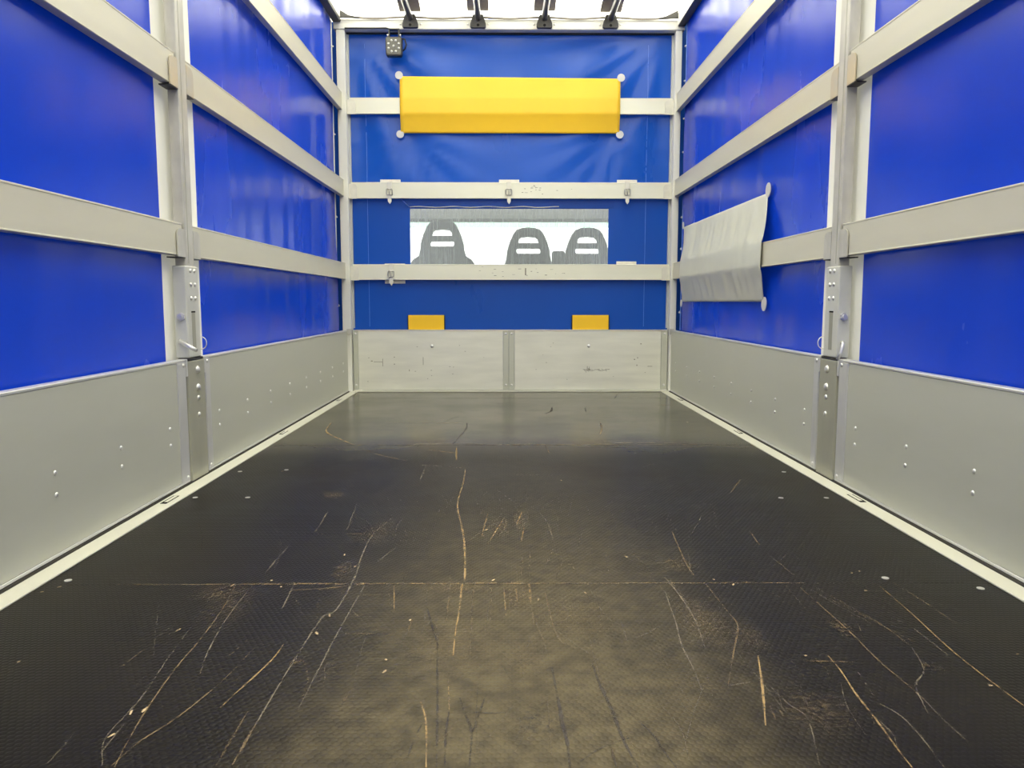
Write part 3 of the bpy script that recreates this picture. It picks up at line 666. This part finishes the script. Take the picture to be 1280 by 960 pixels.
# ------------------------------------------------------------------ side rails
def side_rail(sgn, xf, y0, y1, z, label, group):
    a0, a1 = sorted((xf + sgn * .0035, xf + sgn * .031))
    m_ = mb().box(a0, a1, y0, y1, z[0], z[1], .0025, seg=2)
    b0, b1 = sorted((xf + sgn * .0025, xf + sgn * .006))
    m_.box(b0, b1, y0, y1, z[1] - .006, z[1] - .0005, .001)
    m_.box(b0, b1, y0, y1, z[0] + .0005, z[0] + .005, .001)
    return tag(m_.build('side_rail', 'alu'), label, 'rail', group)
for sgn, xf, nm, dz in ((-1, XL, 'left', 0), (1, XR, 'right', 0)):
    g = 'aluminium rails along the side walls'
    side_rail(sgn, xf, Y0 + .02, 2.440, RAILS['C'], 'lower aluminium rail on the %s wall, between the viewer and middle post' % nm, g)
    side_rail(sgn, xf, Y0 + .02, 2.440, tuple(z + (.012 if sgn > 0 else 0) for z in RAILS['B']), 'upper aluminium rail on the %s wall, between the viewer and middle post' % nm, g)
    side_rail(sgn, xf, 2.520, 4.898, RAILS['C'], 'lowest of three aluminium rails on the %s wall beyond the middle post' % nm, g)
    side_rail(sgn, xf, 2.520, 4.898, RAILS['B'], 'middle of three aluminium rails on the %s wall beyond the middle post' % nm, g)
    side_rail(sgn, xf, 2.520, 4.898, tuple(z - (.006 if sgn > 0 else 0) for z in RAILS['A']), 'topmost aluminium rail on the %s wall beyond the middle post' % nm, g)
for z, lb in zip(BRAILS, ('lowest aluminium rail across the front tarpaulin, below the clear window', 'aluminium rail across the front tarpaulin, just above the clear window', 'topmost aluminium rail across the front tarpaulin, passing behind the yellow sheet')):
    m_ = mb().box(-.970, 1.040, 4.930, 4.955, z[0], z[1], .0025, seg=2)
    m_.box(-.970, 1.040, 4.929, 4.932, z[1] - .006, z[1] - .001, .001); m_.box(-.970, 1.040, 4.929, 4.932, z[0] + .001, z[0] + .005, .001)
    tag(m_.build('front_rail', 'alu_front'), lb, 'rail', 'aluminium rails across the front')

fr = [o for o in COL.objects if o.name.startswith('front_rail')]
rs2 = random.Random(8)
for k, (xa, xb) in ((1, (.10, .45)), (1, (.16, .22)), (0, (.13, .45)), (0, (-.2, .1))):
    m_ = mb()
    for q in range(9):
        x = rs2.uniform(xa, xb); z = BRAILS[k][0] + rs2.uniform(.02, .085); ww = rs2.uniform(.002, .010); hh = rs2.uniform(.0008, .002)
        m_.box(x - ww, x + ww, 4.9294, 4.9302, z - hh, z + hh)
    p_ = m_.build('scuff_marks', 'smudge', fr[k]); p_['kind'] = 'stuff'
mb().box(.123, .131, 4.9292, 4.9302, BRAILS[0][0] + .03, BRAILS[0][0] + .075).build('dent_mark', 'smudge', fr[0])

# ------------------------------------------------------------------ middle posts
def middle_post(sgn, xf, label):
    def X(d): return xf + sgn * d
    def bx(d0, d1, *a, **k):
        a0, a1 = sorted((X(d0), X(d1))); return mb().box(a0, a1, *a, **k)
    t = empty('middle_post', (X(.018), 2.48, 0), label, 'post', 'galvanised posts halfway along the side walls')
    bx(-.002, .033, 2.447, 2.511, .66, 2.27, .003, seg=2).build('upright', 'galv', t)
    bx(-.0027, -.0015, 2.466, 2.470, .70, 2.27).build('groove', 'plate', t)
    for key, mt in (('C', 'galv'), ('B', 'galv_tan')):
        z0, z1 = RAILS[key]; dz = .012 if (sgn > 0 and key == 'B') else 0
        a0, a1 = sorted((X(-.002), X(.0015)))
        mb().prism(round_rect(2.391, 2.4465, z0 + dz - .004, z1 + dz - .018, .024, '0001'), 'x', a0, a1).build('rail_bracket', mt, t)
        mb().prism(round_rect(2.5115, 2.566, z0 - .004, z1 - .018, .024, '0010'), 'x', a0, a1).build('rail_bracket', mt, t)
        bx(-.001, .034, 2.391, 2.4465, z0 + dz - .0075, z0 + dz - .0042).build('bracket_base', 'dark_steel', t)
        bx(-.001, .034, 2.5115, 2.566, z0 - .0075, z0 - .0042).build('bracket_base', 'dark_steel', t)
    sl_ = bx(-.006, .036, 2.428, 2.527, .402, .692, .004, seg=2).build('sleeve', 'sleeve', t)
    for y in (2.464, 2.496):
        for z in (.677, .634, .590): mb().dome((X(-.006), y, z), (-sgn, 0, 0), .0068, .7).build('screw', 'zinc', sl_)
    bx(-.0068, -.005, 2.460, 2.490, .545, .550).build('slot', 'hole', sl_)
    bx(-.0065, -.005, 2.462, 2.488, .425, .5445).build('slot_insert', 'plate', sl_)
    m_ = mb().cyl((X(.012), 2.428, .533), (0, -1, 0), .0125, .010, 6); m_.cyl((X(.012), 2.418, .533), (0, -1, 0), .007, .005, 12)
    m_.build('hex_nut', 'zinc', sl_)
    if sgn < 0:
        m_ = mb().tube([(X(.018), 2.430, .458), (X(.016), 2.418, .455), (X(-.014), 2.412, .440), (X(-.038), 2.410, .428)], .0062, 10)
    else:
        m_ = mb().tube([(X(.012), 2.430, .452), (X(.010), 2.416, .452), (X(.008), 2.410, .447), (X(.002), 2.410, .422), (X(-.006), 2.414, .398)], .0055, 10)
    m_.build('locking_pin', 'zinc', t)
    m_ = mb().tube([(X(-.006) - sgn * .017 * math.cos(a), 2.531, .445 + .020 * math.sin(a)) for a in [2 * math.pi * k / 20 for k in range(20)]], .0016, 6, closed=True)
    m_.build('pin_ring', 'zinc', t)
    bs = bx(-.004, .032, 2.420, 2.552, .0045, .392, .003, seg=2).build('base_plate', 'plate', t)
    bx(-.003, .030, 2.425, 2.548, .3925, .4015, .002).build('collar', 'dark_steel', t)
    for z, r_ in ((.361, .0125), (.303, .0125), (.269, .0085), (.214, .0085)):
        mb().dome((X(-.004), 2.492, z), (-sgn, 0, 0), r_, .65).build('bolt_head', 'zinc', bs)
    bx(-.0045, .026, 2.5525, 2.563, .345, .400, .002).build('board_catch', 'strip', t)
    bx(-.0045, .026, 2.409, 2.4195, .345, .400, .002).build('board_catch', 'strip', t)
    return t
middle_post(-1, XL, 'galvanised steel post halfway along the left wall with riveted sleeve and locking pin')
middle_post(1, XR, 'galvanised steel post halfway along the right wall with riveted sleeve and hooked pin')

# ------------------------------------------------------------------ front corner posts
def corner_post(x0, x1, sgn, label):
    t = empty('corner_post', ((x0 + x1) / 2, 4.94, 0), label, 'post', 'front corner posts')
    mb().box(x0, x1, 4.900, 4.985, 0.0045, 2.231, .003, seg=2).build('upright', 'white_paint', t)
    xa, xb = (x1, x1 + .012) if sgn < 0 else (x0 - .012, x0)
    mb().box(xa, xb, 4.957, 4.985, .41, 2.2305).build('inner_flange', 'post_side', t)
    for z in BRAILS:
        a = (x1 + .0005, x1 + .052) if sgn < 0 else (x0 - .052, x0 - .0005)
        mb().prism(round_rect(a[0], a[1], z[0] - .003, z[1] - .012, .022, '0010' if sgn < 0 else '0001'), 'y', 4.9245, 4.9285).build('rail_bracket', 'strap', t)
    xe = x1 if sgn < 0 else x0
    mb().box(min(xe, xe + sgn * .026), max(xe, xe + sgn * .026), 4.8875, 4.8995, .372, .408, .002).build('board_catch', 'galv', t)
    return t
corner_post(-1.036, -.982, -1, 'white square corner post at the front left, beside the blue tarpaulin')
corner_post(1.046, 1.086, 1, 'white square corner post at the front right, beside the blue tarpaulin')

# ------------------------------------------------------------------ roof poles on the top beam
for x, lb in zip(TX, ('leftmost of the four grey roof poles, held by a black bracket on the beam', 'second grey roof pole from the left, held by a black bracket on the beam', 'third grey roof pole from the left, held by a black bracket on the beam', 'rightmost of the four grey roof poles, held by a black bracket on the beam')):
    t = empty('roof_pole', (x, 4.87, 2.236), lb, 'pole', 'roof poles under the white roof')
    mb().tube([(x, Y0 + .02, 2.292), (x, 2.4, 2.292), (x, 4.875, 2.292)], .0185, 14).build('pole', 'tube', t)
    br = mb().prism([(x - .048, 2.240), (x - .040, 2.234), (x + .040, 2.234), (x + .048, 2.240), (x + .048, 2.258), (x + .030, 2.312), (x - .030, 2.312), (x - .048, 2.258)], 'y', 4.868, 4.892, .003).build('end_bracket', 'dark_steel', t)
    mb().cyl((x, 4.8685, 2.249), (0, -1, 0), .0085, .001, 14).build('bracket_hole', 'hole', br)

# ------------------------------------------------------------------ yellow sheet over the top front rail
def drape(z, zr0, zr1, z0, z1, far, near):
    """distance of a sheet that hangs over a rail between zr0 and zr1"""
    if z >= zr1: t_ = (z - zr1) / (z1 - zr1); return near + (far - near) * t_ ** .8
    if z <= zr0: t_ = (zr0 - z) / (zr0 - z0); return near + (far - near) * t_ ** .8
    return near
t = empty('yellow_sheet', (.03, 4.93, 1.62), 'wide bright yellow plastic sheet stretched over the top front rail', 'sheet')
def yz(u, v):
    x = -.654 + 1.367 * u; z = 1.627 + .338 * v - .012 * v * u
    yy = drape(z, 1.74, 1.838, 1.62, 1.97, 4.950 if z < 1.78 else 4.931, 4.921) - .003 * math.sin(u * 23) * (1 - v) * .5
    return (x, yy, z)
o = mb().grid(yz, 60, 30).build('sheet', 'yellow', t)
o.modifiers.new('thickness', 'SOLIDIFY').thickness = .002
for u, v in ((0, 0), (1, 0), (1, 1), (0, 1)):
    p = yz(u, v); mb().cyl((p[0] + (-.004 if u == 0 else .004), p[1] - .001, p[2] + (-.006 if v == 0 else .006)), (0, -1, 0), .024, .003, 18).build('corner_tab', 'tab', t)
for x0, x1, lb in ((-.624, -.395, 'small yellow flap above the front board, left one'), (.430, .662, 'small yellow flap above the front board, right one')):
    t = empty('yellow_flap', ((x0 + x1) / 2, 4.962, .401), lb, 'flap', 'small yellow flaps at the front board')
    mb().box(x0, x1, 4.949, 4.953, .4012, .494, .001).build('flap', 'yellow_flap', t)
    mb().box(x0 - .006, x1 + .006, 4.9535, 4.957, .4012, .492, .001).build('backing', 'dark', t)

# ------------------------------------------------------------------ light grey sheet on the right wall
t = empty('grey_sheet', (1.07, 3.95, .58), 'light grey plastic sheet stretched over the lower right rail, slightly wrinkled', 'sheet')
def gz(u, v):
    y = 3.245 + (4.752 - 3.245) * u; z = .580 + v * (.447 + .004 * u)
    y += (.02 if u > .5 else -.06) * 0
    xx = drape(z, .722, .823, .575, 1.03, 1.090, 1.0505)
    pinch = 4 * v * (1 - v)
    y = y + (3.95 - y) * .045 * pinch * 0 - .06 * pinch * (1 - u) - .10 * pinch * u
    xx += (.010 * noise.noise(Vector((y * 8, z * 1.2 + y, 2))) + .006 * noise.noise(Vector((y * 20, z * 2.5 - y * 3, 8)))) * (1 if z > .83 or z < .71 else .25) * min(1, 5 * min(v, 1 - v) + .2)
    return (xx - .0015, y, z)
o = mb().grid(gz, 90, 40).build('sheet', 'grey_pvc', t)
o.modifiers.new('thickness', 'SOLIDIFY').thickness = .002
for u, v in ((0, 0), (1, 0), (1, 1), (0, 1)):
    p = gz(u, v); mb().cyl((p[0] - .001, p[1] + (-.012 if u == 0 else .012), p[2] + (-.010 if v == 0 else .012)), (-1, 0, 0), .030 if u == 0 else .022, .003, 18).build('corner_tab', 'tab', t)

# ------------------------------------------------------------------ straps on the front rails
def strap(x, z, label, buckle=True, below=False):
    """z: (bottom, top) of the rail; cream loop behind the rail, tongue and buckle in front"""
    t = empty('rail_strap', (x, 4.93, z[0]), label, 'strap', 'cream straps looped over the front rails')
    if below: mb().box(x - .045, x + .085, 4.957, 4.959, z[0] - .022, z[1] + .006, .0008).build('backing_tab', 'strap', t)
    else: mb().box(x - .062, x + .066, 4.957, 4.9595, z[0] + .01, z[1] + .020, .0008).build('backing_tab', 'strap', t)
    if buckle:
        m_ = mb().box(x - .014, x + .014, 4.9245, 4.9275, z[1] - .040, z[1] + .001, .0008)
        m_.box(x - .014, x + .014, 4.9245, 4.957, z[1] + .0015, z[1] + .0035, .0006)
        m_.prism([(x - .013, z[0] + .030), (x + .013, z[0] + .030), (x + .012, z[0] - .020), (x + .002, z[0] - .036), (x - .010, z[0] - .020)], 'y', 4.9235, 4.9260)
        m_.build('tongue', 'strap', t)
        bz = z[1] - .060
        m_ = mb().tube([(x + a, 4.9205, bz + c) for a, c in round_rect(-.018, .018, -.018, .018, .007, seg=3)], .0032, 8, closed=True)
        m_.tube([(x, 4.9185, bz - .018), (x, 4.9185, bz + .018)], .0025, 8)
        m_.build('buckle', 'buckle', t)
    return t
strap(-.728, BRAILS[1], 'cream buckled strap on the rail above the window, leftmost of three')
strap(.021, BRAILS[1], 'cream buckled strap on the rail above the window, middle of three')
strap(.766, BRAILS[1], 'cream buckled strap on the rail above the window, rightmost of three')
strap(-.726, BRAILS[0], 'cream buckled strap at the left end of the lowest front rail', below=True)
t = strap(.770, BRAILS[0], 'plain cream tab without buckle behind the right end of the lowest front rail', buckle=False)
for z in (.765, .752, .740): pass

# ------------------------------------------------------------------ work light under the top beam
t = empty('work_light', (-.678, 4.87, 2.066), 'square black work light with nine lenses hanging below the top beam', 'lamp')
cx, cz = -.678, 2.122
hs = mb().prism([(cx + a, cz + c) for a, c in ((-.050, .050), (-.044, .056), (.044, .056), (.050, .050), (.050, -.044), (.042, -.056), (-.042, -.056), (-.050, -.044))], 'y', 4.862, 4.905, .004).build('housing', 'lamp_body', t)
fc = mb().prism([(cx + a, cz + c) for a, c in ((-.044, .048), (.044, .048), (.044, -.040), (.036, -.048), (-.036, -.048), (-.044, -.040))], 'y', 4.858, 4.863, .001).build('face_plate', 'lamp_face', t)
for k in range(9):
    a = R(90 + 22.5 + 45 * k); rr = .034 if k < 8 else 0
    p = (cx + rr * math.cos(a), cz + .001 + rr * math.sin(a))
    mb().dome((p[0], 4.858, p[1]), (0, -1, 0), .0072, .55).build('lens', 'led', fc)
for k in range(7): mb().box(cx - .045 + .0135 * k, cx - .041 + .0135 * k, 4.905, 4.922, cz - .045, cz + .045).build('cooling_fin', 'lamp_body', hs)
m_ = mb().box(cx - .034, cx + .034, 4.872, 4.900, 2.224, 2.2295, .001); m_.box(cx - .034, cx - .026, 4.874, 4.898, 2.174, 2.226, .001); m_.box(cx + .026, cx + .034, 4.874, 4.898, 2.174, 2.226, .001)
mk = m_.build('mount', 'dark_steel', t)
for s_ in (-1, 1): mb().cyl((cx + s_ * .034, 4.886, 2.192), (s_, 0, 0), .008, .008, 8).build('bolt', 'zinc', mk)
mb().tube([(cx + .03, 4.91, 2.18), (cx + .062, 4.90, 2.176), (cx + .072, 4.90, 2.145), (cx + .064, 4.905, 2.120), (cx + .045, 4.915, 2.11)], .0045, 8).build('loop_cable', 'lamp_body', t)
mb().tube([(cx - .02, 4.888, 2.229), (cx - .05, 4.886, 2.236), (cx - .12, 4.886, 2.235), (cx - .30, 4.886, 2.2345), (-.975, 4.886, 2.232)], .0048, 8).build('supply_cable', 'lamp_body', t)

# ------------------------------------------------------------------ driver's cab beyond the clear window
t = empty('truck_cab', (.03, 6.0, -.05), 'pale grey cab roof lining and green tinted windscreen seen through the clear window', 'cab')
def lin(u, v): return (-.98 + 2.04 * u, 5.06 + 1.22 * v, 1.300 - .035 * (1 - v) ** 2)
o = mb().grid(lin, 12, 10).build('roof_lining', 'lining', t); o.modifiers.new('thickness', 'SOLIDIFY').thickness = .03
mb().box(-.95, 1.03, 6.29, 6.60, 1.275, 1.30, .01, seg=2).build('sun_visor_shelf', 'lining', t)
mb().box(-.98, 1.06, 6.605, 6.64, 1.250, 1.287, .006).build('windscreen_header', 'lining_dark', t)
mb().prism([(6.63, 1.25), (6.645, 1.25), (6.672, 1.209), (6.657, 1.209)], 'x', -.95, 1.03).build('tinted_band', 'band', t)
mb().prism([(6.658, 1.208), (6.673, 1.208), (7.25, .30), (7.236, .30)], 'x', -.95, 1.03).build('windscreen', 'windscreen', t)
mb().box(-.98, 1.06, 6.55, 7.3, -.02, .28, .03, seg=2).build('dashboard', 'lining_dark', t)
mb().box(-.98, 1.06, 5.02, 7.3, -.06, -.02).build('cab_floor', 'lining_dark', t)

def seat_mesh(hw):
    # outline of backrest with integrated head restraint, two slots cut through
    prof = [(hw, .10), (hw + .008, .50), (hw - .02 if hw < .25 else .275, .78), (min(.205, hw - .01), .875), (.160, .905), (.147, .955), (.143, 1.0), (.125, 1.06), (.100, 1.115), (.080, 1.140), (.045, 1.153), (0, 1.155)]
    out = [(a, z) for a, z in prof] + [(-a, z) for a, z in reversed(prof[:-1])]
    up = [(a, z) for a, z in ((-.088, 1.053), (-.080, 1.090), (-.055, 1.110), (0, 1.115), (.055, 1.110), (.080, 1.090), (.088, 1.053), (.075, 1.044), (-.075, 1.044))]
    lo = round_rect(-.100, .100, .968, 1.030, .026, seg=4)
    cu = bpy.data.curves.new('tmp', 'CURVE'); cu.dimensions = '2D'; cu.fill_mode = 'BOTH'; cu.extrude = .030; cu.bevel_depth = .012; cu.bevel_resolution = 2
    for pts in (out, up, lo):
        s_ = cu.splines.new('POLY'); s_.points.add(len(pts) - 1); s_.use_cyclic_u = True
        for p, (a, z) in zip(s_.points, pts): p.co = (a, z + .0, 0, 1)
    ob = bpy.data.objects.new('tmp', cu); COL.objects.link(ob); dg = bpy.context.evaluated_depsgraph_get(); dg.update()
    me = bpy.data.meshes.new_from_object(ob.evaluated_get(dg)); bpy.data.objects.remove(ob); bpy.data.curves.remove(cu)
    me.transform(Matrix.Rotation(R(90), 4, 'X'))
    for p in me.polygons: p.use_smooth = False
    me.materials.clear(); me.materials.append(M['seat'])
    return me
WIDE, NARROW = seat_mesh(.295), seat_mesh(.192)
def make_seat(x, z, label, back_me, hw):
    t = empty('cab_seat', (x, 5.70, z), label, 'seat', 'dark seats in the cab')
    o = bpy.data.objects.new('backrest', back_me); COL.objects.link(o); o.parent = t
    mb().box(x - hw + .035, x + hw - .035, 5.765, 6.22, z + .10, z + .26, .04, seg=3).build('cushion', 'seat', t)
    mb().box(x - hw + .07, x + hw - .07, 5.78, 6.15, -.02, z + .10, .01).build('pedestal', 'seat', t)
    return t
make_seat(-.462, 0.0, 'dark seat back with wide shoulders at the left of the clear window', WIDE, .295)
make_seat(.167, -.052, 'dark seat back near the middle of the clear window', NARROW, .20)
make_seat(.597, -.052, 'dark seat back at the right edge of the clear window', NARROW, .20)
t = empty('headrest', (.381, 5.60, -.02), 'small dark rounded block between the two right seat backs in the cab', 'headrest')
mb().box(.333, .430, 5.57, 5.632, .70, .942, .02, seg=3).build('pad', 'seat', t)
mb().box(.345, .418, 5.575, 5.628, -.02, .70, .01, seg=2).build('stem', 'seat', t)
